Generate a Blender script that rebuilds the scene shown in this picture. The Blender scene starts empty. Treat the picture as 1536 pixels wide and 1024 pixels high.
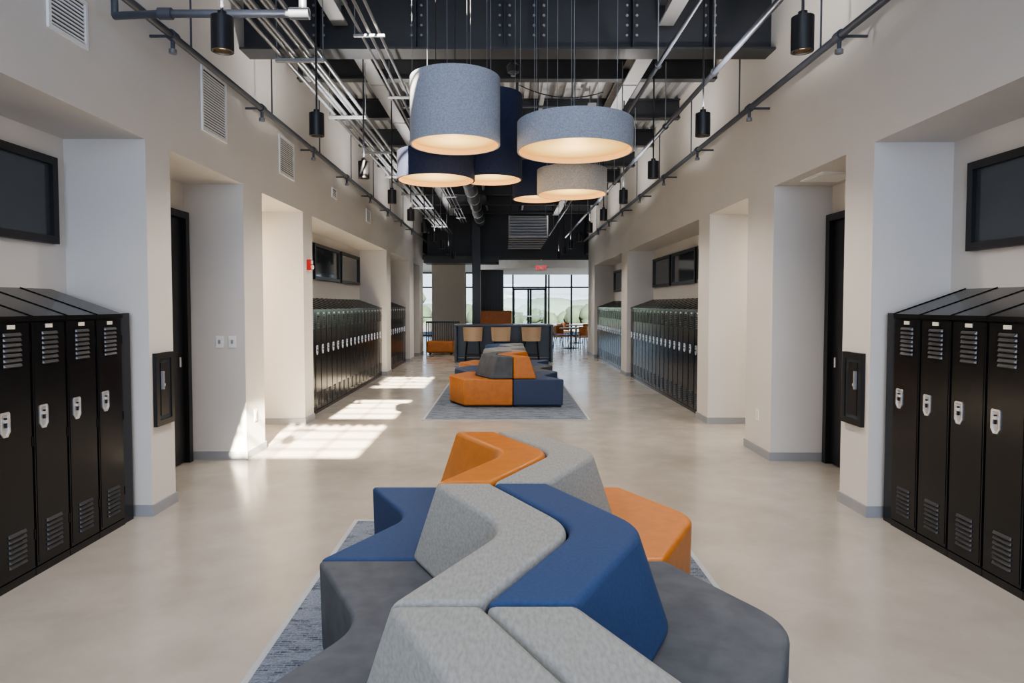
import bpy, math, random
from mathutils import Vector, Matrix
random.seed(7)
C = bpy.context.scene.collection

# ------------------------------------------------------------------ materials
def mat(name, col, rough=0.6, metal=0.0, emis=None, estr=0.0, coat=0.0, spec=0.5,
        col2=None, nscale=5.0, ndetail=4.0, bump=0.0, bscale=200.0, lo=0.35, hi=0.65, rough2=None, stretch=None):
    m = bpy.data.materials.new(name); m.use_nodes = True
    nt = m.node_tree; b = nt.nodes['Principled BSDF']
    b.inputs['Base Color'].default_value = (*col, 1)
    b.inputs['Roughness'].default_value = rough
    b.inputs['Metallic'].default_value = metal
    b.inputs['Specular IOR Level'].default_value = spec
    b.inputs['Coat Weight'].default_value = coat
    if emis:
        b.inputs['Emission Color'].default_value = (*emis, 1)
        b.inputs['Emission Strength'].default_value = estr
    tc = nt.nodes.new('ShaderNodeTexCoord')
    src = tc.outputs['Object']
    if stretch:
        mp = nt.nodes.new('ShaderNodeMapping'); mp.inputs['Scale'].default_value = stretch
        nt.links.new(src, mp.inputs['Vector']); src = mp.outputs['Vector']
    n = nt.nodes.new('ShaderNodeTexNoise'); n.inputs['Scale'].default_value = nscale
    n.inputs['Detail'].default_value = ndetail
    nt.links.new(src, n.inputs['Vector'])
    r = nt.nodes.new('ShaderNodeValToRGB')
    c2 = col2 if col2 else tuple(c*0.94 for c in col)
    r.color_ramp.elements[0].position = lo; r.color_ramp.elements[0].color = (*c2, 1)
    r.color_ramp.elements[1].position = hi; r.color_ramp.elements[1].color = (*col, 1)
    nt.links.new(n.outputs['Fac'], r.inputs['Fac'])
    nt.links.new(r.outputs['Color'], b.inputs['Base Color'])
    if rough2 is not None:
        mr = nt.nodes.new('ShaderNodeMapRange')
        mr.inputs['From Min'].default_value = .3; mr.inputs['From Max'].default_value = .7
        mr.inputs['To Min'].default_value = rough; mr.inputs['To Max'].default_value = rough2
        nt.links.new(n.outputs['Fac'], mr.inputs['Value']); nt.links.new(mr.outputs['Result'], b.inputs['Roughness'])
    if bump > 0:
        n2 = nt.nodes.new('ShaderNodeTexNoise'); n2.inputs['Scale'].default_value = bscale
        n2.inputs['Detail'].default_value = 3
        nt.links.new(src, n2.inputs['Vector'])
        bp = nt.nodes.new('ShaderNodeBump'); bp.inputs['Strength'].default_value = bump
        bp.inputs['Distance'].default_value = 0.003
        nt.links.new(n2.outputs['Fac'], bp.inputs['Height']); nt.links.new(bp.outputs['Normal'], b.inputs['Normal'])
    return m

M = {}
M['wall'] = mat('wall_paint', (.61,.588,.56), .75, nscale=1.2, bump=.1, bscale=120, col2=(.59,.566,.535))
M['base'] = mat('baseboard_vinyl', (.30,.31,.33), .5)
M['ceil'] = mat('deck_paint', (.36,.365,.375), .5, col2=(.33,.335,.345))
M['steel'] = mat('steel_dark', (.034,.037,.043), .45, bump=.05)
M['steelg'] = mat('steel_grey', (.27,.275,.285), .5)
M['conduit'] = mat('galvanised', (.25,.26,.28), .35, metal=.6)
M['pipe'] = mat('sprinkler_pipe', (.065,.073,.092), .45, metal=.2)
M['blackm'] = mat('black_metal', (.010,.010,.012), .38)
M['locker'] = mat('locker_enamel', (.0085,.0085,.0095), .20, spec=.5, bump=.03, bscale=400)
M['louvre'] = mat('louvre_enamel', (.045,.046,.05), .28, spec=.8, metal=.3)  # locker enamel made lighter: edge highlights on the louvres put into the colour
M['lockd'] = mat('locker_dark', (.003,.003,.003), .6)
M['chrome'] = mat('chrome', (.92,.92,.93), .28, metal=.85)
M['chromed'] = mat('recess_metal', (.55,.55,.57), .35, metal=.7)
M['plate'] = mat('number_plate', (.70,.68,.58), .4, metal=.1)
M['glassd'] = mat('dark_glass', (.05,.058,.066), .06, spec=.6)
M['white'] = mat('white_plastic', (.80,.80,.79), .4)
M['grille'] = mat('grille_paint', (.78,.79,.80), .45)
M['grilled'] = mat('grille_shadow', (.03,.032,.035), .8)
M['red'] = mat('red_plastic', (.55,.02,.015), .35)
M['fgrey'] = mat('fabric_lightgrey', (.26,.268,.265), .9, col2=(.205,.212,.21), nscale=110, ndetail=3, bump=.25, bscale=350, stretch=(1,.3,1))
M['fdark'] = mat('suede_darkgrey', (.086,.094,.110), .9, col2=(.064,.070,.084), nscale=9, ndetail=6, bump=.15, bscale=300)
M['fblue'] = mat('fabric_blue', (.017,.050,.140), .8, col2=(.014,.040,.115), nscale=80, bump=.2, bscale=400)
M['fnavy'] = mat('fabric_navy', (.038,.058,.120), .8, col2=(.031,.049,.100), nscale=60, bump=.2, bscale=400)
M['forange'] = mat('leather_orange', (.44,.145,.018), .42, col2=(.38,.124,.015), nscale=14, bump=.1, bscale=250)
M['feltb'] = mat('felt_bluegrey', (.34,.36,.40), .95, col2=(.25,.265,.305), nscale=100, ndetail=8, bump=.3, bscale=300)
M['feltg'] = mat('felt_grey', (.34,.33,.31), .95, col2=(.25,.245,.235), nscale=100, ndetail=8, bump=.3, bscale=300)
M['feltn'] = mat('felt_navy', (.018,.025,.058), .95, col2=(.013,.018,.042), nscale=90, bump=.3, bscale=300)
M['feltin'] = mat('shade_liner', (.80,.55,.30), .8)
M['tan'] = mat('tan_leather', (.50,.36,.24), .5)
M['counter'] = mat('counter_dark', (.035,.045,.062), .3)
M['wood'] = mat('table_top', (.35,.33,.31), .35)
M['shade'] = mat('beige_panel', (.50,.46,.39), .8)
M['soffit'] = mat('soffit_white', (.75,.75,.73), .8)
M['lens'] = mat('downlight_lens', (.9,.8,.6), .5, emis=(1,.65,.32), estr=3)
M['panel_on'] = mat('led_panel', (.9,.9,.9), .5, emis=(1,.93,.82), estr=3.0)
M['grass'] = mat('grass', (.024,.038,.018), .9, nscale=.3)
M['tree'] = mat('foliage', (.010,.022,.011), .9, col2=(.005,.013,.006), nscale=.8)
M['tree2'] = mat('foliage_far', (.028,.048,.042), .9, col2=(.020,.038,.034), nscale=.2)  # distance haze put into the foliage colour
M['hill'] = mat('hills_far', (.055,.080,.105), .95, col2=(.047,.070,.092), nscale=.05)  # paler and bluer: aerial haze painted into the hill colour
M['asph'] = mat('asphalt', (.04,.04,.042), .9)

def floormat():
    m = bpy.data.materials.new('polished_concrete'); m.use_nodes = True; nt = m.node_tree
    b = nt.nodes['Principled BSDF']; L=nt.links.new
    tc = nt.nodes.new('ShaderNodeTexCoord')
    def noise(s,d,r,dist=0):
        n=nt.nodes.new('ShaderNodeTexNoise'); n.inputs['Scale'].default_value=s; n.inputs['Detail'].default_value=d; n.inputs['Roughness'].default_value=r
        n.inputs['Distortion'].default_value=dist
        L(tc.outputs['Object'],n.inputs['Vector']); return n
    n1=noise(.55,6,.55,.5); n2=noise(2.6,8,.65,.3)
    r1=nt.nodes.new('ShaderNodeValToRGB'); r1.color_ramp.elements[0].position=.33; r1.color_ramp.elements[1].position=.68
    r1.color_ramp.elements[0].color=(.345,.318,.284,1); r1.color_ramp.elements[1].color=(.435,.405,.368,1); L(n1.outputs['Fac'],r1.inputs[0])
    r2=nt.nodes.new('ShaderNodeValToRGB'); r2.color_ramp.elements[0].position=.3; r2.color_ramp.elements[1].position=.7
    r2.color_ramp.elements[0].color=(.90,.90,.90,1); r2.color_ramp.elements[1].color=(1.05,1.05,1.05,1); L(n2.outputs['Fac'],r2.inputs[0])
    mx=nt.nodes.new('ShaderNodeMixRGB'); mx.blend_type='MULTIPLY'; mx.inputs[0].default_value=1; L(r1.outputs[0],mx.inputs[1]); L(r2.outputs[0],mx.inputs[2])
    L(mx.outputs[0],b.inputs['Base Color'])
    mr=nt.nodes.new('ShaderNodeMapRange'); mr.inputs['From Min'].default_value=.3; mr.inputs['From Max'].default_value=.7; mr.inputs['To Min'].default_value=.14; mr.inputs['To Max'].default_value=.26
    L(n2.outputs['Fac'],mr.inputs['Value']); L(mr.outputs['Result'],b.inputs['Roughness'])
    b.inputs['Specular IOR Level'].default_value=.55
    return m
M['floor']=floormat()

def glassmat():
    m = bpy.data.materials.new('window_glass'); m.use_nodes = True; nt = m.node_tree
    for n in list(nt.nodes): nt.nodes.remove(n)
    o = nt.nodes.new('ShaderNodeOutputMaterial'); t = nt.nodes.new('ShaderNodeBsdfTransparent')
    t.inputs[0].default_value = (.93,.97,.98,1)
    g = nt.nodes.new('ShaderNodeBsdfGlossy'); g.inputs['Roughness'].default_value = .02
    mx = nt.nodes.new('ShaderNodeMixShader'); mx.inputs[0].default_value = .06
    nt.links.new(t.outputs[0], mx.inputs[1]); nt.links.new(g.outputs[0], mx.inputs[2]); nt.links.new(mx.outputs[0], o.inputs[0])
    return m
M['glass'] = glassmat()

def diffmat():
    m = bpy.data.materials.new('lamp_diffuser'); m.use_nodes = True; nt = m.node_tree
    b = nt.nodes['Principled BSDF']; b.inputs['Base Color'].default_value=(.35,.22,.10,1)
    uv = nt.nodes.new('ShaderNodeUVMap'); ln = nt.nodes.new('ShaderNodeVectorMath'); ln.operation='LENGTH'
    nt.links.new(uv.outputs[0], ln.inputs[0])
    r = nt.nodes.new('ShaderNodeValToRGB')
    r.color_ramp.elements[0].position=.1; r.color_ramp.elements[0].color=(1,.80,.30,1)
    r.color_ramp.elements[1].position=.92; r.color_ramp.elements[1].color=(.52,.27,.055,1)
    nt.links.new(ln.outputs['Value'], r.inputs[0]); nt.links.new(r.outputs[0], b.inputs['Emission Color'])
    b.inputs['Emission Strength'].default_value=1.6
    return m
M['diff'] = diffmat()

def rugmat():
    m = bpy.data.materials.new('rug_weave'); m.use_nodes = True; nt = m.node_tree
    b = nt.nodes['Principled BSDF']; b.inputs['Roughness'].default_value = .95
    tc = nt.nodes.new('ShaderNodeTexCoord')
    br = nt.nodes.new('ShaderNodeTexBrick'); br.inputs['Scale'].default_value = 9
    br.inputs['Mortar Size'].default_value = .020; br.inputs['Mortar'].default_value = (.17,.20,.25,1)
    br.inputs['Color1'].default_value = (.018,.027,.05,1); br.inputs['Color2'].default_value = (.10,.125,.17,1)
    br.inputs['Brick Width'].default_value = .50; br.inputs['Row Height'].default_value = .17; br.inputs['Bias'].default_value = .0
    nt.links.new(tc.outputs['Object'], br.inputs['Vector'])
    n = nt.nodes.new('ShaderNodeTexNoise'); n.inputs['Scale'].default_value = 4.5; n.inputs['Detail'].default_value = 8; n.inputs['Roughness'].default_value=.8
    mp = nt.nodes.new('ShaderNodeMapping'); mp.inputs['Scale'].default_value = (1,2.6,1)
    nt.links.new(tc.outputs['Object'], mp.inputs[0]); nt.links.new(mp.outputs[0], n.inputs['Vector'])
    r = nt.nodes.new('ShaderNodeValToRGB'); r.color_ramp.elements[0].position = .44; r.color_ramp.elements[1].position = .53
    nt.links.new(n.outputs['Fac'], r.inputs[0])
    mx = nt.nodes.new('ShaderNodeMixRGB'); nt.links.new(r.outputs[0], mx.inputs[0])
    nt.links.new(br.outputs['Color'], mx.inputs[1]); mx.inputs[2].default_value = (.165,.195,.245,1)
    n2 = nt.nodes.new('ShaderNodeTexNoise'); n2.inputs['Scale'].default_value = 90
    nt.links.new(tc.outputs['Object'], n2.inputs['Vector'])
    mx2 = nt.nodes.new('ShaderNodeMixRGB'); mx2.blend_type = 'OVERLAY'; mx2.inputs[0].default_value = .6
    nt.links.new(mx.outputs[0], mx2.inputs[1]); nt.links.new(n2.outputs['Fac'], mx2.inputs[2])
    nt.links.new(mx2.outputs[0], b.inputs['Base Color'])
    bp = nt.nodes.new('ShaderNodeBump'); bp.inputs['Strength'].default_value = .5; bp.inputs['Distance'].default_value = .004
    nt.links.new(n2.outputs['Fac'], bp.inputs['Height']); nt.links.new(bp.outputs['Normal'], b.inputs['Normal'])
    return m
M['rug'] = rugmat()
M['rugb'] = mat('rug_border', (.38,.40,.43), .95, nscale=60)

# ------------------------------------------------------------------ mesh builder
class B:
    def __init__(s): s.v=[]; s.f=[]; s.m=[]; s.mats=[]; s.radial=None
    def mi(s, k):
        if k not in s.mats: s.mats.append(k)
        return s.mats.index(k)
    def add(s, vs, fs, k):
        o=len(s.v); s.v += [tuple(v) for v in vs]; i=s.mi(k)
        for f in fs: s.f.append([o+a for a in f]); s.m.append(i)
    def box(s, x0,x1,y0,y1,z0,z1,k):
        if x0>x1:x0,x1=x1,x0
        if y0>y1:y0,y1=y1,y0
        if z0>z1:z0,z1=z1,z0
        s.add([(x0,y0,z0),(x1,y0,z0),(x1,y1,z0),(x0,y1,z0),(x0,y0,z1),(x1,y0,z1),(x1,y1,z1),(x0,y1,z1)],
              [(0,3,2,1),(4,5,6,7),(0,1,5,4),(1,2,6,5),(2,3,7,6),(3,0,4,7)],k)
    def prism(s, poly, axis, a, b, k):
        def P(p,t):
            return {'x':(t,p[0],p[1]),'y':(p[0],t,p[1]),'z':(p[0],p[1],t)}[axis]
        n=len(poly); vs=[P(p,a) for p in poly]+[P(p,b) for p in poly]
        fs=[tuple(range(n))[::-1],tuple(range(n,2*n))]+[(i,(i+1)%n,n+(i+1)%n,n+i) for i in range(n)]
        s.add(vs,fs,k)
    def cyl(s, p0,p1,r,k,seg=16,r2=None,cap=True):
        p0=Vector(p0);p1=Vector(p1); d=(p1-p0).normalized(); r2=r if r2 is None else r2
        u=d.orthogonal().normalized(); w=d.cross(u)
        vs=[];
        for p,rr in ((p0,r),(p1,r2)):
            for i in range(seg):
                a=2*math.pi*i/seg; vs.append(p+rr*(math.cos(a)*u+math.sin(a)*w))
        fs=[(i,(i+1)%seg,seg+(i+1)%seg,seg+i) for i in range(seg)]
        if cap: fs+= [tuple(range(seg))[::-1],tuple(range(seg,2*seg))]
        s.add(vs,fs,k)
    def cable(s,p0,p1,sag,r,k,n=14,side=0):
        p0=Vector(p0);p1=Vector(p1); pr=p0
        for i in range(1,n+1):
            t=i/n; q=p0.lerp(p1,t)+Vector((side*math.sin(math.pi*t),0,-sag*4*t*(1-t)))
            s.cyl(pr,q,r,k,6); pr=q
    def lathe(s, cx,cy, prof, k, seg=48):
        n=len(prof); vs=[]
        for i in range(seg):
            a=2*math.pi*i/seg
            for r,z in prof: vs.append((cx+r*math.cos(a),cy+r*math.sin(a),z))
        fs=[]
        for i in range(seg):
            j=(i+1)%seg
            for q in range(n-1): fs.append((i*n+q,j*n+q,j*n+q+1,i*n+q+1))
        s.add(vs,fs,k)
    def mesh(s,name):
        me=bpy.data.meshes.new(name); me.from_pydata(s.v,[],s.f)
        for k in s.mats: me.materials.append(M[k])
        me.polygons.foreach_set('material_index',s.m)
        if s.radial:
            cx,cy,R=s.radial; uv=me.uv_layers.new(name='UVMap')
            for l in me.loops:
                co=me.vertices[l.vertex_index].co; uv.data[l.index].uv=((co.x-cx)/R,(co.y-cy)/R)
        else: me.validate()
        me.update()
        import bmesh
        bm=bmesh.new(); bm.from_mesh(me); bmesh.ops.recalc_face_normals(bm,faces=bm.faces); bm.to_mesh(me); bm.free()
        return me
    def obj(s,name,parent=None,smooth=None,bevel=0,seg=2):
        me=s.mesh(name); o=bpy.data.objects.new(name,me); C.objects.link(o)
        if smooth is not None:
            me.polygons.foreach_set('use_smooth',[True]*len(me.polygons)); me.set_sharp_from_angle(angle=math.radians(smooth))
        if bevel:
            md=o.modifiers.new('bevel','BEVEL'); md.width=bevel; md.segments=seg; md.limit_method='ANGLE'; md.angle_limit=math.radians(30); md.harden_normals=False
        if parent: o.parent=parent
        return o
def empty(name, loc=(0,0,0)):
    e=bpy.data.objects.new(name,None); e.empty_display_size=.2; e.location=loc; C.objects.link(e); return e

# ------------------------------------------------------------------ room shell
YB=-4.2; YE=21.8; YG=34.0; ZD=4.8
XL=-2.67; XR=2.73; XBL=-3.28; XBR=3.32; HL=2.83; HR=2.80
OUT=0.25
def side(sign, X, XB, H, segs, name):
    b=B(); s=sign
    XO=XB+s*OUT
    b.box(X,XO,YB,YE,H,ZD+.1,'wall')
    for y0,y1,t in segs:
        if t=='pier': b.box(X,XO,y0,y1,0,H,'wall')
        elif t=='niche': b.box(XB,XO,y0,y1,0,H,'wall')
        elif t=='deep':
            b.box(XO,XO+s*2.2,y0-.15,y0,0,H,'wall')
            b.box(XO,XO+s*2.2,y1,y1+.15,0,H,'wall')
            b.box(XO+s*2.2,XO+s*2.35,y0-.15,y1+.15,0,H,'wall')
            b.box(XO,XO+s*2.35,y0-.15,y1+.15,H,H+.15,'wall')
    return b.obj(name)
segL=[(YB,-1.0,'pier'),(-1.0,5.0,'niche'),(5.0,5.36,'pier'),(5.36,6.85,'niche'),(6.85,7.38,'pier'),(7.38,8.87,'deep'),(8.87,9.28,'pier'),
      (9.28,15.1,'niche'),(15.1,15.65,'pier'),(15.65,18.75,'niche'),(18.75,19.6,'pier'),(19.6,21.0,'niche'),(21.0,YE,'pier')]
segR=[(YB,-1.0,'pier'),(-1.0,4.97,'niche'),(4.97,5.38,'pier'),(5.38,6.8,'niche'),(6.8,7.52,'pier'),(7.52,8.92,'deep'),(8.92,9.42,'pier'),
      (9.42,14.9,'niche'),(14.9,15.6,'pier'),(15.6,20.3,'niche'),(20.3,YE,'pier')]
side(-1,XL,XBL,HL,segL,'wall_left')
side(1,XR,XBR,HR,segR,'wall_right')
b=B(); b.box(-9.5,9.5,YB-.3,YG+.3,-.2,0,'floor'); b.obj('floor')
b=B(); b.box(-4,4,YB-.2,YB,0,ZD+.1,'wall'); b.obj('wall_back')
b=B(); b.box(-9.5,-9.3,YE,YG+.2,0,3.3,'wall'); b.box(-9.3,XBL-OUT,YE-.2,YE,0,3.3,'wall'); b.obj('wall_lobby_left')
b=B(); b.box(9.3,9.5,YE,YG+.2,0,3.3,'wall'); b.box(XBR+OUT,9.3,YE-.2,YE,0,3.3,'wall'); b.obj('wall_lobby_right')
def bboard(sign,X,XB,segs,name):
    b=B(); s=sign; t=.012; h=.085
    for y0,y1,ty in segs:
        if ty=='pier':
            b.box(X,X-s*t,y0-t,y1+t,0,h,'base')
            b.box(X,XB,y0,y0-t,0,h,'base') ; b.box(X,XB,y1,y1+t,0,h,'base')
    for y0,y1,ty in segs:
        if ty=='deep':
            b.box(XB,XB+s*(OUT+2.2),y1-t,y1,0,h,'base'); b.box(XB,XB+s*(OUT+2.2),y0,y0+t,0,h,'base'); b.box(XB+s*(OUT+2.2),XB+s*(OUT+2.2)-s*t,y0,y1,0,h,'base')
    b.obj(name)
bboard(-1,XL,XBL,segL,'baseboard_left'); bboard(1,XR,XBR,segR,'baseboard_right')

def deck(b,x0,x1,y0,y1):
    if x1-x0<.01: return
    p=.15; pts=[]; x=x0; zl=ZD; zh=ZD+.06
    while x<x1-1e-4:
        for dx,z in ((0,zl),(.07,zl),(.085,zh),(.135,zh)):
            if x+dx<=x1: pts.append((x+dx,z))
        x+=p
    pts.append((x1,zl))
    n=len(pts)
    vs=[(q[0],y0,q[1]) for q in pts]+[(q[0],y1,q[1]) for q in pts]
    b.add(vs,[(i,i+1,n+i+1,n+i) for i in range(n-1)],'ceil')
    b.box(x0,x1,y0,y1,ZD+.065,ZD+.12,'ceil')
b=B()
ops=[(-2.75,-.6,-1.25),(-.35,2.0,-.90),(3.1,5.4,-1.0)]  # unseen roof openings, added to shape the sun patches on the floor
OX1=.08
deck(b,-2.7,2.76,6.7,YE+1.2)
deck(b,OX1,2.76,YB,6.7)
ys=[YB]+[t for o in ops for t in o[:2]]+[6.7]
for i in range(0,len(ys),2): deck(b,-2.7,OX1,ys[i],ys[i+1])
for (a,c,x0) in ops: deck(b,-2.7,x0,a,c)
b.obj('ceiling')
b=B()  # frames and thin bars added around the sun openings, out of view
for (a,c,OX0) in ops:
    b.box(OX0-.03,OX1+.03,a-.03,a,ZD+.06,ZD+.2,'steel'); b.box(OX0-.03,OX1+.03,c,c+.03,ZD+.06,ZD+.2,'steel')
    b.box(OX0-.03,OX0,a,c,ZD+.06,ZD+.2,'steel'); b.box(OX1,OX1+.03,a,c,ZD+.06,ZD+.2,'steel')
    y=a+.5
    while y<c-.2:
        b.box(OX0,OX1,y,y+.035,ZD+.13,ZD+.15,'steel'); y+=.53
    b.box(-.41,-.39,a,c,ZD+.13,ZD+.15,'steel')
b.obj('skylight_frame')

def ibeam_x(b,y,x0,x1,z0,z1,w,k):
    t=.02; b.box(x0,x1,y-w/2,y+w/2,z0,z0+t,k); b.box(x0,x1,y-w/2,y+w/2,z1-t,z1,k); b.box(x0,x1,y-.01,y+.01,z0+t,z1-t,k)
def ibeam_y(b,x,y0,y1,z0,z1,w,k):
    t=.02; b.box(x-w/2,x+w/2,y0,y1,z0,z0+t,k); b.box(x-w/2,x+w/2,y0,y1,z1-t,z1,k); b.box(x-.01,x+.01,y0,y1,z0+t,z1-t,k)
cb=[8.75,10.55,12.35,14.15,15.95,17.75,19.55,21.35]
b=B()
for y in cb: ibeam_x(b,y,XL,XR,4.50,ZD,.14,'steel')
ibeam_x(b,6.95,XL,XR,4.17,ZD,.28,'steel')
ibeam_x(b,2.6,XL,XR,4.45,ZD,.16,'steel')
for xx in (-1.9,-.9,.0,.35,1.3,2.1):
    b.box(xx-.006,xx+.006,6.83,7.07,4.19,ZD-.02,'steel')
    for zz in (4.35,4.45,4.55,4.65):
        for dx in (-.05,.05): b.cyl((xx+dx,6.93,zz),(xx+dx,6.915,zz),.014,'steelg',6)
b.obj('ceiling_cross_beams')
b=B()
for x in (-1.65,1.62):
    ibeam_y(b,x,YB,6.81,4.40,4.62,.15,'steelg'); 
    yy=[7.09]+cb
    for i in range(len(cb)): ibeam_y(b,x,yy[i]+.02,yy[i+1]-.02,4.44,4.66,.19,'steelg')
for x in (-.55,.55):
    for i in range(1,len(cb)): 
        b.box(x-.03,x+.03,cb[i-1]+.02,cb[i]-.02,4.60,4.68,'steelg')
for (y,x0,x1,z) in ((7.6,-1.2,1.45,4.50),(9.9,-1.5,1.3,4.50),(11.4,-1.1,1.45,4.50),(13.3,-1.5,1.45,4.50),(15.1,-1.5,1.45,4.5)):  # cross conduits and cables, joined into the beam object
    b.cyl((x0,y,z),(x1,y,z),.020,'pipe',8)
    for x in (x0+.05,(x0+x1)/2,x1-.05): b.cyl((x,y,z),(x,y,ZD),.006,'conduit',6); 
    b.box(x1-.08,x1+.04,y-.04,y+.04,z-.05,z+.05,'steelg')
b.cable((-1.1,7.25,4.62),(-.1,7.6,4.62),.10,.007,'blackm'); b.cable((-.1,7.6,4.62),(.95,7.4,4.62),.12,.007,'conduit')
b.cable((.2,9.3,4.62),(1.4,9.6,4.62),.12,.007,'blackm'); b.cable((-1.3,11.2,4.62),(.1,11.6,4.62),.12,.008,'blackm')
b.obj('ceiling_long_beams')

b=B()
for i in range(6):
    x=-1.97+.065*i; z=3.80+.03*(i%2)
    b.cyl((x,YB,z),(x,19+.4*i,z),.019,'conduit',10)
for i,y in enumerate([-3+1.8*k for k in range(13)]):
    b.box(-2.03,-1.60,y-.02,y+.02,3.75,3.778,'steelg')
    for x in (-2.02,-1.61): b.cyl((x,y,3.76),(x,y,4.38),.006,'conduit',6)
    b.box(-2.0,-1.9,y+.7,y+.86,3.86,3.93,'steelg')
b.obj('conduit_rack',smooth=40)
b=B()
for x,z in ((-1.3,4.05),(-1.22,4.05),(-1.14,4.07)): b.cyl((x,YB,z),(x,20,z),.014,'conduit',8)
for y in [-2.9+1.8*k for k in range(13)]:
    b.box(-1.36,-1.08,y-.015,y+.015,4.01,4.03,'steelg'); b.cyl((-1.35,y,4.02),(-1.35,y,4.45),.005,'conduit',6)
b.obj('conduit_run',smooth=40)
b=B()
for (x,z,r) in ((1.86,3.66,.024),(1.36,3.72,.018)):
    b.cyl((x,YB,z),(x,20.5,z),r,'pipe',10)
    for y in [-3+1.8*k for k in range(13)]:
        b.cyl((x,y,z),(x,y,4.40),.006,'conduit',6); b.cyl((x,y-.015,z),(x,y+.015,z),r+.012,'steel',10)
b.obj('ceiling_pipe_right',smooth=40)
def wallpipe(s,X):
    b=B(); x=X; z=3.62
    b.cyl((x,YB+.05,z),(x,21.3,z),.028,'pipe',12)
    wallx=(XL+.001) if s<0 else (XR-.001)
    for k in range(12):
        y=-2.6+1.85*k+.3
        b.cyl((x,y,z),(wallx,y,z),.012,'pipe',8)
        b.cyl((x,y-.04,z),(x,y+.04,z),.040,'pipe',12)
        b.cyl((x,y+.3,z),(x,y+.3,4.40),.008,'pipe',8)
        b.cyl((x,y,z),(x,y,z-.10),.016,'pipe',8); b.cyl((x,y,z-.10),(x,y,z-.13),.03,'conduit',10)
    return b
b=wallpipe(-1,-2.5)
b.cyl((-2.5,4.35,3.62),(-2.5,4.35,3.45),.022,'pipe',12); b.cyl((-2.12,4.2,3.40),(-1.25,4.2,3.40),.024,'pipe',12)
b.cyl((-2.5,4.35,3.45),(-2.12,4.2,3.40),.024,'pipe',12); b.cyl((-1.25,4.2,3.40),(-1.25,4.2,3.95),.024,'pipe',12)
b.cyl((-2.14,4.2,3.40),(-2.06,4.2,3.40),.036,'pipe',12); b.cyl((-1.33,4.2,3.40),(-1.21,4.2,3.40),.036,'pipe',12)
b.obj('sprinkler_pipe',smooth=40)
b=wallpipe(1,2.52); b.obj('sprinkler_pipe',smooth=40)
b=B()
b.box(.1,1.1,17.0,20.5,3.30,3.85,'steelg')
for i in range(7): b.box(.085,1.115,17.1+.55*i,17.13+.55*i,3.285,3.865,'steel')
for i in range(7): b.prism([(16.93,3.33+.073*i),(17.0,3.36+.073*i),(17.0,3.375+.073*i),(16.93,3.345+.073*i)],'x',.14,1.06,'conduit')
b.box(.1,.14,16.92,17.0,3.30,3.85,'steelg'); b.box(1.06,1.1,16.92,17.0,3.30,3.85,'steelg')
for x in (.15,1.05):
    for y in (17.3,20.1): b.cyl((x,y,3.85),(x,y,ZD),.01,'steel',6)
b.obj('supply_duct')
b=B(); b.cyl((-.75,12.6,4.15),(-.75,20.6,4.15),.14,'steel',24)
for i in range(7): b.cyl((-.75,12.6+1.2*i,4.15),(-.75,12.63+1.2*i,4.15),.152,'steelg',24)
for y in (13.3,14.9,18.5): b.cyl((-.75,y,4.28),(-.75,y,4.45),.008,'steel',6)
b.obj('round_duct',smooth=40)
b=B()
for (x,y) in ((.1,7.9),(.18,9.7),(-.15,12),(.3,13.0)):
    b.cyl((x,y,4.38),(x,y,4.79),.02,'steel',8); b.lathe(x,y,[(0,4.3),(.07,4.31),(.08,4.38),(.04,4.42),(0,4.42)],'steel',16)
    b.cyl((x,y,4.27),(x,y,4.31),.03,'conduit',10)
b.obj('ceiling_sensors',smooth=40)

# ------------------------------------------------------------------ lobby & far glazing
b=B(); b.box(-9.5,9.5,23.2,YG+.3,3.25,3.35,'soffit'); b.obj('ceiling_lobby')
b=B()
b.box(-9.5,9.5,23.0,23.2,3.15,ZD+.12,'steel')
b.box(-9.5,-2.67,21.8,23.0,3.3,ZD+.12,'steel'); b.box(2.73,9.5,21.8,23.0,3.3,ZD+.12,'steel')
b.box(-2.67,-.2,22.0,23.0,2.98,3.2,'steel')
b.obj('ceiling_bulkhead')
b=B(); poly=[]
N=20
for i in range(N+1):
    t=i/N; x=-1.0+5.2*t; poly.append((x, 24.2+1.6*(2*t-1)**2))
poly+=[(4.2,30),(-1.0,30)]
b.prism(poly,'z',2.95,3.25,'soffit'); b.obj('ceiling_curved_soffit')
b=B()
xs=[-9.3,-7.8,-6.3,-4.9,-3.45,-2.0,-.75,-.1,.42,2.1,2.25,3.4,4.9,6.4,7.9,9.3]
for x in xs: b.box(x-.04,x+.04,YG-.06,YG+.1,0,3.25,'blackm')
for z in (0,2.45,3.18): b.box(-9.3,9.3,YG-.06,YG+.1,z,z+.08,'blackm')
b.box(-9.3,-3.45,YG-.05,YG+.08,.95,1.0,'blackm'); b.box(4.9,9.3,YG-.05,YG+.08,.95,1.0,'blackm')
b.box(-9.3,9.3,YG+.01,YG+.02,.08,3.18,'glass')
b.obj('window_1')
b=B()
for x in (.46,1.2,1.32,2.06): b.box(x-.05,x+.05,YG-.14,YG-.07,.02,2.44,'blackm')
b.box(.42,2.1,YG-.14,YG-.07,2.34,2.44,'blackm'); b.box(.42,2.1,YG-.14,YG-.07,.02,.28,'blackm')
b.box(.5,2.0,YG-.17,YG-.14,1.0,1.05,'chrome'); b.box(.5,2.02,YG-.11,YG-.10,.28,2.34,'glass')
b.obj('door_1')
b=B(); b.box(-2.62,-1.42,24.0,24.2,0,3.25,'shade'); b.obj('wall_partition')
b=B(); b.box(-1.0,-.05,26.0,26.25,0,3.25,'blackm')
for i in range(8): b.box(-1.0+.12*i,-.98+.12*i,25.98,26.0,0,3.25,'steel')
b.obj('wall_dark_partition')
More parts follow.
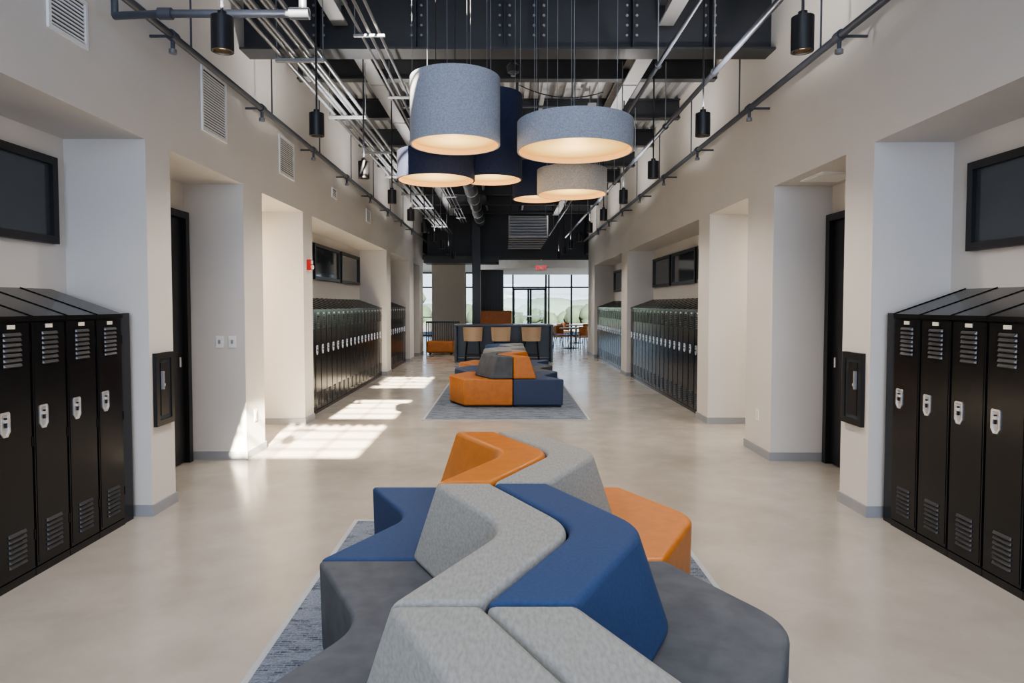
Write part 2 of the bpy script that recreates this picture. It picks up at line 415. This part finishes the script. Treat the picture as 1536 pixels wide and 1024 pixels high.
b=B(); b.box(-1.02,-.76,20.9,21.16,0,ZD,'blackm'); b.box(-1.06,-.72,20.86,21.2,0,.04,'blackm'); b.box(-1.06,-.72,20.86,21.2,4.5,4.56,'blackm')
b.obj('steel_column',bevel=.006)
b=B()
b.box(-2.6,-1.5,22.0,22.06,1.0,1.06,'blackm'); b.box(-2.6,-1.5,22.0,22.06,.06,.1,'blackm')
for i in range(19): b.box(-2.6+.06*i,-2.575+.06*i,22.01,22.05,0.0 if i in (0,9,18) else .1,1.0,'blackm')
b.obj('guard_railing')
b=B(); b.box(-2.5,-1.62,21.25,21.8,.06,.44,'forange'); o=b.obj('orange_ottoman',bevel=.06,seg=4)
lg=B()
for x in (-2.4,-1.72):
    for y in (21.35,21.7): lg.cyl((x,y,0),(x,y,.07),.025,'blackm',10)
lg.obj('feet',parent=o)
e=empty('booth_sofa')
b=B(); b.box(-1.1,.25,22.3,22.95,.08,.46,'forange'); b.obj('seat',e,bevel=.03,seg=3)
b=B(); b.box(-1.1,.25,22.95,23.13,.08,1.40,'forange'); b.obj('back',e,bevel=.03,seg=3)
b=B(); b.box(-1.05,.2,22.35,23.1,0,.08,'blackm'); b.obj('plinth',e)

e=empty('bar_counter')
b=B(); b.box(-1.42,1.36,18.5,19.5,1.0,1.05,'counter'); b.obj('top',e,bevel=.005)
b=B()
b.box(-1.40,-1.34,18.5,19.5,0,1.0,'counter'); b.box(1.28,1.34,18.5,19.5,0,1.0,'counter'); b.box(-1.34,1.28,18.98,19.04,.0,1.0,'counter')
b.box(-1.34,1.28,18.94,18.98,.08,.12,'steelg')
b.obj('base',e)
def curved_back(z0,z1,r0,ang,k,e,flare=.03):
    b=B(); n=12; vs=[]
    for i in range(n+1):
        a=math.radians(-ang+2*ang*i/n)
        for r in (r0,r0+.03):
            for z in (z0,z1):
                rr=r+(flare if z==z1 else 0)
                vs.append((rr*math.sin(a),.03-rr*math.cos(a)*.95,z))
    fs=[]
    for i in range(n):
        o=i*4;p=o+4
        fs+=[(o,p,p+1,o+1),(o+2,o+3,p+3,p+2),(o+1,p+1,p+3,o+3),(o,o+2,p+2,p)]
    fs+=[(0,1,3,2),(n*4,n*4+2,n*4+3,n*4+1)]
    b.add(vs,fs,k); b.obj('back',e,smooth=40)
def stool(x,y,rot=0):
    e=empty('bar_stool',(x,y,0)); e.rotation_euler=(0,0,rot)
    b=B(); b.box(-.22,.22,-.18,.20,.62,.68,'tan'); b.obj('seat',e,bevel=.02,seg=3)
    curved_back(.62,1.0,.245,62,'tan',e)
    b=B()
    for sx in (-1,1):
        for sy in (-1,1):
            b.cyl((sx*.16,sy*.14,.62),(sx*.22,sy*.21,0),.016,'blackm',8)
    for sy in (-1,1): b.cyl((-.205,sy*.19,.24),(.205,sy*.19,.24),.011,'blackm',8)
    for sx in (-1,1): b.cyl((sx*.205,-.19,.24),(sx*.205,.19,.24),.011,'blackm',8)
    b.obj('legs',e,smooth=40)
for x in (-.86,-.1,.72): stool(x,18.1)

def cafe_table(x,y):
    b=B(); b.lathe(x,y,[(0,.72),(.42,.72),(.43,.74),(.42,.76),(0,.76)],'wood',32)
    b.cyl((x,y,.02),(x,y,.72),.035,'blackm',12); b.lathe(x,y,[(0,0),(.26,0),(.26,.015),(.05,.03),(0,.03)],'blackm',24)
    b.obj('cafe_table',smooth=40)
def cafe_chair(x,y,rot,k='tan'):
    e=empty('cafe_chair',(x,y,0)); e.rotation_euler=(0,0,rot)
    b=B(); b.box(-.22,.22,-.21,.22,.43,.47,k); b.obj('seat',e,bevel=.02,seg=2)
    curved_back(.50,.82,.25,52,k,e,0)
    b=B()
    for sx in (-1,1):
        b.cyl((sx*.17,-.16,.44),(sx*.21,-.22,0),.012,'blackm',8); b.cyl((sx*.17,.16,.44),(sx*.21,.21,0),.012,'blackm',8)
        b.cyl((sx*.18,-.16,.44),(sx*.18,-.225,.6),.010,'blackm',8)
    b.obj('legs',e,smooth=40)
for (x,y) in ((2.45,24.6),(3.0,28.0),(5.0,26.0)):
    cafe_table(x,y)
    for i,a in enumerate((.5,2.07,3.64,5.21)):
        r=.68; cafe_chair(x+r*math.sin(a), y-r*math.cos(a), a, 'tan' if i%2 else 'forange')

e=empty('exit_sign',(1.25,22.9,2.86))
b=B(); b.box(-.17,.17,-.03,.03,-.1,.1,'white'); b.box(-.02,.02,-.02,.02,.1,.29,'white'); b.obj('housing',e)
tx=bpy.data.curves.new('letters','FONT'); tx.body='EXIT'; tx.size=.19; tx.align_x='CENTER'; tx.align_y='CENTER'; tx.extrude=.003
to=bpy.data.objects.new('letters',tx); C.objects.link(to); to.parent=e; to.location=(0,-.034,0); to.rotation_euler=(math.pi/2,0,0)
tx.materials.append(mat('exit_red',(.7,.02,.02),.4,emis=(1,.03,.05),estr=1.2))

# ------------------------------------------------------------------ outdoors
b=B(); b.box(-60,60,YG+.3,60,-.3,-.05,'asph'); b.obj('ground_terrace')
def ridge(name,y,zb,zt,x0,x1,k,amp,dep,f,step):
    b=B(); n=int((x1-x0)/step); vs=[]
    for i in range(n+1):
        x=x0+(x1-x0)*i/n
        h=zt+amp*(math.sin(x*f)+.5*math.sin(x*f*2.7+1)+.3*math.sin(x*f*6.1+2))+random.uniform(-1,1)*amp*.22
        vs+=[(x,y,zb),(x,y+dep*.2,zb+(h-zb)*.8),(x,y+dep*.5,h),(x,y+dep,zb)]
    fs=[]
    for i in range(n):
        for q in range(3): fs.append((i*4+q,(i+1)*4+q,(i+1)*4+q+1,i*4+q+1))
    b.add(vs,fs,k); return b.obj(name,smooth=60)
b=B(); b.box(-400,400,60,700,-12,-11.8,'grass'); b.obj('ground_valley')
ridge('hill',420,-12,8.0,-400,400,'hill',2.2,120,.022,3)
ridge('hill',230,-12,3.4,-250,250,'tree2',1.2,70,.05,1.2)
def blob(b,c,r,k):
    import bmesh
    bm=bmesh.new(); bmesh.ops.create_icosphere(bm,subdivisions=2,radius=r)
    vs=[v.co*(1+random.uniform(-.18,.18))+Vector(c) for v in bm.verts]; fs=[[v.index for v in f.verts] for f in bm.faces]; bm.free(); b.add(vs,fs,k)
b=B()
for i in range(230):
    x=-55+random.uniform(0,110); y=92+random.uniform(0,25)
    top=.2+random.uniform(-1.4,1.4)
    blob(b,(x,y,top-1.5),random.uniform(.9,1.9),'tree')
    b.cyl((x,y,-12),(x,y,top-2),.25,'tree',6)
for (x,y) in ((-9.2,64),(-8.2,70),(-11,66)):
    for j in range(9): blob(b,(x+random.uniform(-1,1),y+random.uniform(-1,1),random.uniform(-2,2.2)),random.uniform(.6,1.1),'tree')
    b.cyl((x,y,-12),(x,y,0),.2,'tree',6)
b.obj('tree_line',smooth=80)

# ------------------------------------------------------------------ lockers
LW=.3105; LH=1.54; LD=.49
def locker_mesh():
    b=B()
    b.box(-LD,0,.002,LW-.002,0.0,LH-.03,'locker')
    b.box(0,.014,.010,LW-.010,.055,LH-.045,'locker')
    b.box(.014,.017,.022,LW-.022,.075,LH-.065,'locker')
    b.box(0,.010,.002,LW-.002,0,.045,'locker')
    b.prism([(.022,LH-.035),(.022,LH-.005),(-LD,LH+.175),(-LD,LH-.035)],'y',.0015,LW-.0015,'locker')
    b.prism([(.026,LH-.008),(.026,LH-.001),(-LD,LH+.181),(-LD,LH+.174)],'y',.0,.008,'locker')
    for z0,n in ((1.25,7),(.12,7)):
        for i in range(n):
            z=z0+.029*i; y0,y1=.092,.228
            b.add([(.0175,y0,z),(.0175,y1,z),(.0175,y1,z+.018),(.0175,y0,z+.018),(.030,y0+.006,z+.002),(.030,y1-.006,z+.002)],
                  [(0,1,5,4),(3,4,5,2),(0,4,3),(1,2,5)],'louvre')
            b.box(.0171,.0176,y0,y1,z-.006,z+.001,'lockd')
    b.box(.017,.0195,.125,.185,1.475-.012,1.475+.012,'plate')
    hy,hz=.088,.935; w,h=.036,.070
    outer=[(hy-w,hz+h*.85),(hy-w*.8,hz+h),(hy+w*.8,hz+h),(hy+w,hz+h*.85),(hy+w,hz-h*.6),(hy+w*.45,hz-h),(hy-w*.45,hz-h),(hy-w,hz-h*.6)]
    inner=[(hy+(p[0]-hy)*.74,hz+(p[1]-hz)*.84) for p in outer]
    n=8
    vs=[(.0172,*p) for p in outer]+[(.023,*p) for p in outer]+[(.023,*p) for p in inner]+[(.0178,*p) for p in inner]
    fs=[]
    for i in range(n):
        j=(i+1)%n
        fs+=[(i,j,n+j,n+i),(n+i,n+j,2*n+j,2*n+i),(2*n+i,2*n+j,3*n+j,3*n+i)]
    b.add(vs,fs,'chrome'); b.add([(.0180,*p) for p in inner],[tuple(range(n))],'chromed')
    b.box(.018,.028,hy-.006,hy+.006,hz-.015,hz+.04,'blackm')
    b.box(.018,.030,hy-.014,hy+.014,hz+.012,hz+.03,'chrome')
    for z in (.25,.8,1.35): b.box(.0,.018,LW-.011,LW-.004,z-.03,z+.03,'locker')
    return b.mesh('locker')
LM=locker_mesh()
def bank(sign,x,y0,y1):
    n=int((y1-y0)/LW+.001); e=empty('locker_bank',(x,y0,0))
    gap=(y1-y0-n*LW)
    for i in range(n):
        o=bpy.data.objects.new('locker_%d'%(i+1),LM); C.objects.link(o); o.parent=e
        if sign<0: o.location=(0,gap*.5+i*LW,0)
        else: o.location=(0,gap*.5+(i+1)*LW,0); o.rotation_euler=(0,0,math.pi)
    s=-sign
    f=B()
    if gap*.5>.004:
        f.box(0,-s*LD,0.001,gap*.5,0,LH,'locker'); f.box(0,-s*LD,y1-y0-gap*.5,y1-y0-.001,0,LH,'locker')
        f.obj('end_filler',e)
bank(-1,-2.78,-.9,4.94); bank(-1,-2.78,9.36,15.04); bank(-1,-2.78,15.72,18.7)
bank(1,2.82,-.9,4.91); bank(1,2.82,9.50,14.84); bank(1,2.82,15.68,20.25)

wi=[1]
def nwin(sign,X,y0,y1,z0,z1):
    wi[0]+=1; s=-sign; b=B(); f=.055
    x1=X+s*.045
    b.box(X,x1,y0,y1,z0,z0+f,'blackm'); b.box(X,x1,y0,y1,z1-f,z1,'blackm'); b.box(X,x1,y0,y0+f,z0+f,z1-f,'blackm'); b.box(X,x1,y1-f,y1,z0+f,z1-f,'blackm')
    b.box(X,X+s*.015,y0+f,y1-f,z0+f,z1-f,'glassd'); b.obj('window_%d'%wi[0])
for a,c in ((.9,2.8),(3.0,4.87),(9.6,11.3),(11.42,13.15),(13.3,14.95),(16.0,17.2),(17.4,18.6)): nwin(-1,XBL,a,c,2.04,2.66)
for a,c in ((.8,2.65),(2.85,4.76),(9.7,11.4),(11.52,13.15),(13.3,14.8),(16.2,17.9),(18.4,20.1)): nwin(1,XBR,a,c,1.98,2.60)

def rdoor(sign,X,y0,y1,name,H):
    s=-sign; b=B(); x1=X+s*.09; X=X+s*.001
    b.box(X,x1,y0,y0+.07,0,H,'blackm'); b.box(X,x1,y1-.07,y1,0,H,'blackm'); b.box(X,x1,y0+.07,y1-.07,H-.07,H,'blackm')
    b.box(X,X+s*.04,y0+.07,y1-.07,.01,H-.07,'blackm')
    b.box(X+s*.04,X+s*.045,y0+.2,y0+.45,1.0,H-.3,'glassd')
    b.cyl((X+s*.05,y1-.16,.98),(X+s*.05,y1-.16,1.08),.012,'chromed',8)
    b.obj(name,bevel=.003)
rdoor(-1,XBL,5.62,6.78,'door_2',2.53); rdoor(1,XBR,5.62,6.74,'door_3',2.50)
rdoor(-1,XBL,19.75,20.85,'door_4',2.4)

for nm,x0,x1,y0,y1,H in (('a',-4.6,-3.9,7.8,8.4,HL),('b',3.9,4.6,7.9,8.5,HR)):  # added glowing panels, out of view, to brighten the side halls
    b=B(); b.box(x0,x1,y0,y1,H-.02,H-.001,'panel_on'); b.box(x0-.03,x1+.03,y0-.03,y0,H-.025,H-.001,'white'); b.box(x0-.03,x1+.03,y1,y1+.03,H-.025,H-.001,'white')
    b.box(x0-.03,x0,y0,y1,H-.025,H-.001,'white'); b.box(x1,x1+.03,y0,y1,H-.025,H-.001,'white'); b.obj('ceiling_light_panel')
b=B(); b.box(2.86,3.22,6.05,6.5,HR-.012,HR-.0005,'white'); b.box(2.89,3.19,6.08,6.47,HR-.016,HR-.012,'soffit'); b.obj('ceiling_access_panel')

def grille(y0,y1,z0,z1):
    b=B(); X=XL; x1=X+.016; f=.025
    b.box(X,x1,y0,y1,z0,z0+f,'grille'); b.box(X,x1,y0,y1,z1-f,z1,'grille'); b.box(X,x1,y0,y0+f,z0+f,z1-f,'grille'); b.box(X,x1,y1-f,y1,z0+f,z1-f,'grille')
    b.box(X,X+.003,y0+f,y1-f,z0+f,z1-f,'grilled')
    z=z0+f+.008
    while z<z1-f-.012:
        b.box(X+.003,X+.013,y0+f,y1-f,z,z+.011,'grille'); z+=.024
    b.obj('wall_grille')
grille(3.95,4.32,3.22,3.52); grille(5.93,6.45,3.14,3.71); grille(7.95,8.50,3.16,3.62); grille(10.35,10.65,3.26,3.42); grille(12.9,13.3,3.2,3.45)

def cabinet(sign,X,y0,y1):
    s=-sign; z0,z1=.67,1.23; b=B(); f=.045
    b.box(X,X+s*.03,y0,y1,z0,z0+f,'blackm'); b.box(X,X+s*.03,y0,y1,z1-f,z1,'blackm'); b.box(X,X+s*.03,y0,y0+f,z0+f,z1-f,'blackm'); b.box(X,X+s*.03,y1-f,y1,z0+f,z1-f,'blackm')
    b.box(X,X+s*.018,y0+f,y1-f,z0+f,z1-f,'glassd')
    b.box(X+s*.018,X+s*.024,y0+f+.03,y1-f-.03,z0+f+.03,z1-f-.03,'blackm')
    b.box(X+s*.024,X+s*.045,y0+.075,y0+.09,.95,1.09,'chromed'); b.cyl((X+s*.024,y0+.12,.98),(X+s*.03,y0+.12,.98),.014,'chrome',10)
    b.obj('extinguisher_cabinet')
cabinet(-1,XL,5.04,5.31); cabinet(1,XR,5.03,5.32)
b=B(); 
for x in (-2.93,-2.80):
    b.box(x-.036,x+.036,6.838,6.85,1.16,1.28,'white'); b.box(x-.012,x+.012,6.832,6.838,1.20,1.24,'base')
b.obj('light_switch')
for (X,s,y,z) in ((XR,-1,7.15,.42),(XL,1,7.1,.42)):
    b=B(); b.box(X,X+s*.008,y-.036,y+.036,z-.06,z+.06,'white'); b.box(X+s*.008,X+s*.011,y-.018,y+.018,z-.035,z+.035,'plate'); b.obj('wall_outlet')
b=B(); b.box(XL,XL+.05,9.02,9.14,2.07,2.21,'red'); b.cyl((XL+.05,9.08,2.11),(XL+.075,9.08,2.11),.03,'white',12); b.box(XL+.05,XL+.06,9.04,9.12,2.15,2.2,'white'); b.obj('fire_alarm',bevel=.005)

# ------------------------------------------------------------------ modular sofa
STEP=.61
def zig(y0,n,xe,xo):
    return [((xe if k%2==0 else xo), y0+k*STEP) for k in range(n+1)]
def module_path(p0,p1,p2,flt=.15,eps=.004):
    P0,P1,P2=Vector(p0),Vector(p1),Vector(p2)
    a=P1+(P0-P1).normalized()*flt; c=P1+(P2-P1).normalized()*flt
    pts=[P0+(P1-P0).normalized()*eps]
    N=8
    for i in range(N+1):
        t=i/N; pts.append((1-t)**2*a+2*t*(1-t)*P1+t*t*c)
    pts.append(P2+(P1-P2).normalized()*eps)
    return pts
def sweep(path,prof,k):
    b=B(); n=len(prof); vs=[]
    for p in path:
        for dx,z in prof: vs.append((p.x+dx,p.y,z))
    fs=[]
    for i in range(len(path)-1):
        for q in range(n):
            r=(q+1)%n; fs.append((i*n+q,i*n+r,(i+1)*n+r,(i+1)*n+q))
    fs.append(tuple(range(n))); fs.append(tuple((len(path)-1)*n+q for q in range(n))[::-1])
    b.add(vs,fs,k); return b
def sofa(y0,xe,xo,cols):
    e=empty('modular_sofa')
    Z=zig(y0,2*len(cols),xe,xo)
    for i,(ls,lb,rs,rb) in enumerate(cols):
        path=module_path(Z[2*i],Z[2*i+1],Z[2*i+2])
        for s,seat,back,nm in ((-1,ls,lb,'left'),(1,rs,rb,'right')):
            sp=[(s*.775,.035),(s*.785,.447),(s*.006,.447),(s*.006,.035)]
            sweep(path,sp,seat).obj('seat_%s_%d'%(nm,i+1),e,smooth=30,bevel=.022,seg=4)
            bp=[(s*.365,.450),(s*.25,.80),(s*.005,.80),(s*.005,.450)]
            sweep(path,bp,back).obj('back_%s_%d'%(nm,i+1),e,smooth=30,bevel=.022,seg=4)
            pp=[(s*.74,.014),(s*.74,.036),(s*.03,.036),(s*.03,.014)]
            sweep(path,pp,'lockd').obj('plinth_%s_%d'%(nm,i+1),e)
sofa(4.2-6*STEP,-.06,.26,[('fdark','fgrey','fdark','fgrey'),('fdark','fgrey','fdark','fblue'),('fblue','forange','forange','fgrey')])
sofa(10.3,.14,-.16,[('forange','fdark','fnavy','forange'),('fnavy','fgrey','fdark','fgrey'),('forange','fblue','fnavy','fgrey')])

def rug(x0,x1,y0,y1):
    b=B(); b.box(x0+.03,x1-.03,y0+.03,y1-.03,0.0,.012,'rug')
    b.box(x0,x1,y0,y0+.03,0,.0125,'rugb'); b.box(x0,x1,y1-.03,y1,0,.0125,'rugb'); b.box(x0,x0+.03,y0+.03,y1-.03,0,.0125,'rugb'); b.box(x1-.03,x1,y0+.03,y1-.03,0,.0125,'rugb')
    b.obj('area_rug')
rug(-1.11,1.21,-.9,4.88); rug(-1.14,1.19,9.15,14.95)

# ------------------------------------------------------------------ pendants
def pendant(x,y,z0,z1,r,k):
    b=B(); t=.012; b.radial=(x,y,r)
    b.lathe(x,y,[(r-t,z0),(r,z0),(r,z1),(r-t,z1)],k,64)
    b.lathe(x,y,[(r-t,z0),(r-t,z0+.035)],'feltin',64)
    b.lathe(x,y,[(r-t,z0+.035),(r*.75,z0+.033),(r*.5,z0+.031),(r*.25,z0+.03),(0.001,z0+.03)],'diff',64)
    b.lathe(x,y,[(r-t,z1-.02),(0.001,z1-.02)],k,64)
    b.lathe(x,y,[(r-t,z1),(r-t,z1-.02)],k,64)
    for i in range(3):
        a=2*math.pi*i/3+.4; b.cyl((x+r*.85*math.cos(a),y+r*.85*math.sin(a),z1-.02),(x+r*.85*math.cos(a),y+r*.85*math.sin(a),ZD),.0018,'conduit',6)
    b.cyl((x,y,z1-.02),(x,y,ZD),.003,'blackm',6); b.cyl((x,y,ZD-.03),(x,y,ZD),.06,'blackm',16)
    b.obj('pendant_lamp',smooth=40)
    L=bpy.data.lights.new('pendant_glow','POINT'); L.shadow_soft_size=.1; L.energy=5*r/.3; L.color=(1,.70,.40)
    o=bpy.data.objects.new('pendant_glow',L); o.location=(x,y,z0-.12); C.objects.link(o)
pendant(-.33,4.5,2.665,3.10,.30,'feltb')
pendant(.48,4.6,2.645,2.84,.395,'feltb')
pendant(-.53,5.2,2.56,2.77,.30,'feltn')
pendant(-.11,5.4,2.60,3.27,.25,'feltn')
pendant(.30,6.05,2.55,2.86,.23,'feltn')
pendant(.55,5.5,2.50,2.70,.285,'feltg')

def downlight(x,y,up):
    b=B(); z0,z1=2.99,3.175; r=.060
    b.lathe(x,y,[(r*.75,z0+.03),(r*.8,z0),(r,z0),(r,z1),(0,z1)],'blackm',24)
    b.lathe(x,y,[(r*.75,z0+.03),(0,z0+.03)],'lens',24)
    b.cyl((x,y,z1),(x,y,4.39),.008,'blackm',8); b.cyl((x,y,z1),(x,y,z1+.03),.025,'blackm',12)
    b.obj('cylinder_downlight',smooth=40)
    L=bpy.data.lights.new('downlight_beam','SPOT'); L.energy=116; L.spot_size=math.radians(150); L.spot_blend=1; L.shadow_soft_size=.06; L.color=(1,.90,.79)
    o=bpy.data.objects.new('downlight_beam',L); o.location=(x,y,z0-.01); C.objects.link(o)
    if up:  # added upward fill on the cylinders, brightens ceiling and upper walls
        L=bpy.data.lights.new('uplight_beam','SPOT'); L.energy=150; L.spot_size=math.radians(168); L.spot_blend=1; L.shadow_soft_size=.06; L.color=(1,.96,.92)
        o=bpy.data.objects.new('uplight_beam',L); o.location=(x,y,z1+.04); o.rotation_euler=(math.pi,0,0); C.objects.link(o)
for k in range(-2,10):
    y=3.72+1.84*k
    downlight(-1.55,y,k%2==0); downlight(1.635,y,k%2==1)

# ------------------------------------------------------------------ lights
S=bpy.data.lights.new('sun','SUN'); S.energy=130; S.angle=math.radians(.5); S.color=(1,.88,.68)
so=bpy.data.objects.new('sun',S); C.objects.link(so)
d=Vector((-.17,1,-.516)); so.rotation_euler=d.to_track_quat('-Z','Y').to_euler(); so.location=(2,-12,9)
def area(name,loc,dirv,sx,sy,en,col):
    L=bpy.data.lights.new(name,'AREA'); L.shape='RECTANGLE'; L.size=sx; L.size_y=sy; L.energy=en; L.color=col
    o=bpy.data.objects.new(name,L); C.objects.link(o); o.location=loc; o.rotation_euler=Vector(dirv).to_track_quat('-Z','Z' if abs(dirv[2])<.9 else 'Y').to_euler(); return o
area('window_daylight_back',(0,YB+.1,2.5),(0,1,0),5,4.2,460,(.68,.80,1))  # added fill behind the camera; the back wall has no window
area('lobby_daylight_left',(-9.1,28,1.8),(1,0,0),10,2.6,1000,(.95,.97,1))  # added fill at the solid lobby side wall, out of view
area('lobby_daylight_right',(9.1,28,1.8),(-1,0,0),10,2.6,1000,(.95,.97,1))  # matching added fill on the opposite lobby wall
area('side_hall_light_left',(-4.3,8.1,2.78),(0,0,-1),.7,.6,115,(1,.80,.56))  # added warm fill under the unseen hall panel
area('side_hall_light_right',(4.3,8.2,2.75),(0,0,-1),.7,.6,52,(1,.88,.72))  # added fill for the right side hall

W=bpy.data.worlds.new('World'); bpy.context.scene.world=W; W.use_nodes=True; nt=W.node_tree
bg=nt.nodes['Background']; tc=nt.nodes.new('ShaderNodeTexCoord'); sp=nt.nodes.new('ShaderNodeSeparateXYZ'); r=nt.nodes.new('ShaderNodeValToRGB')
nt.links.new(tc.outputs['Generated'],sp.inputs[0]); nt.links.new(sp.outputs['Z'],r.inputs[0]); nt.links.new(r.outputs[0],bg.inputs[0])
r.color_ramp.elements[0].position=0; r.color_ramp.elements[0].color=(.84,.91,1,1)
r.color_ramp.elements[1].position=.35; r.color_ramp.elements[1].color=(.36,.60,1,1)
bg.inputs[1].default_value=2.3

# ------------------------------------------------------------------ camera
cd=bpy.data.cameras.new('camera'); cam=bpy.data.objects.new('camera',cd); C.objects.link(cam)
cam.location=(0,0,1.6); t=math.radians(2.2); cam.rotation_euler=(math.pi/2-t,0,0)
cd.sensor_width=36; cd.lens=1000/1536*36; cd.shift_x=11/1536; cd.shift_y=-(55-1000*math.tan(t))/1536
cd.clip_end=2000
bpy.context.scene.camera=cam
try: bpy.context.scene.view_settings.look='AgX - Medium High Contrast'
except Exception as ex: print(ex)
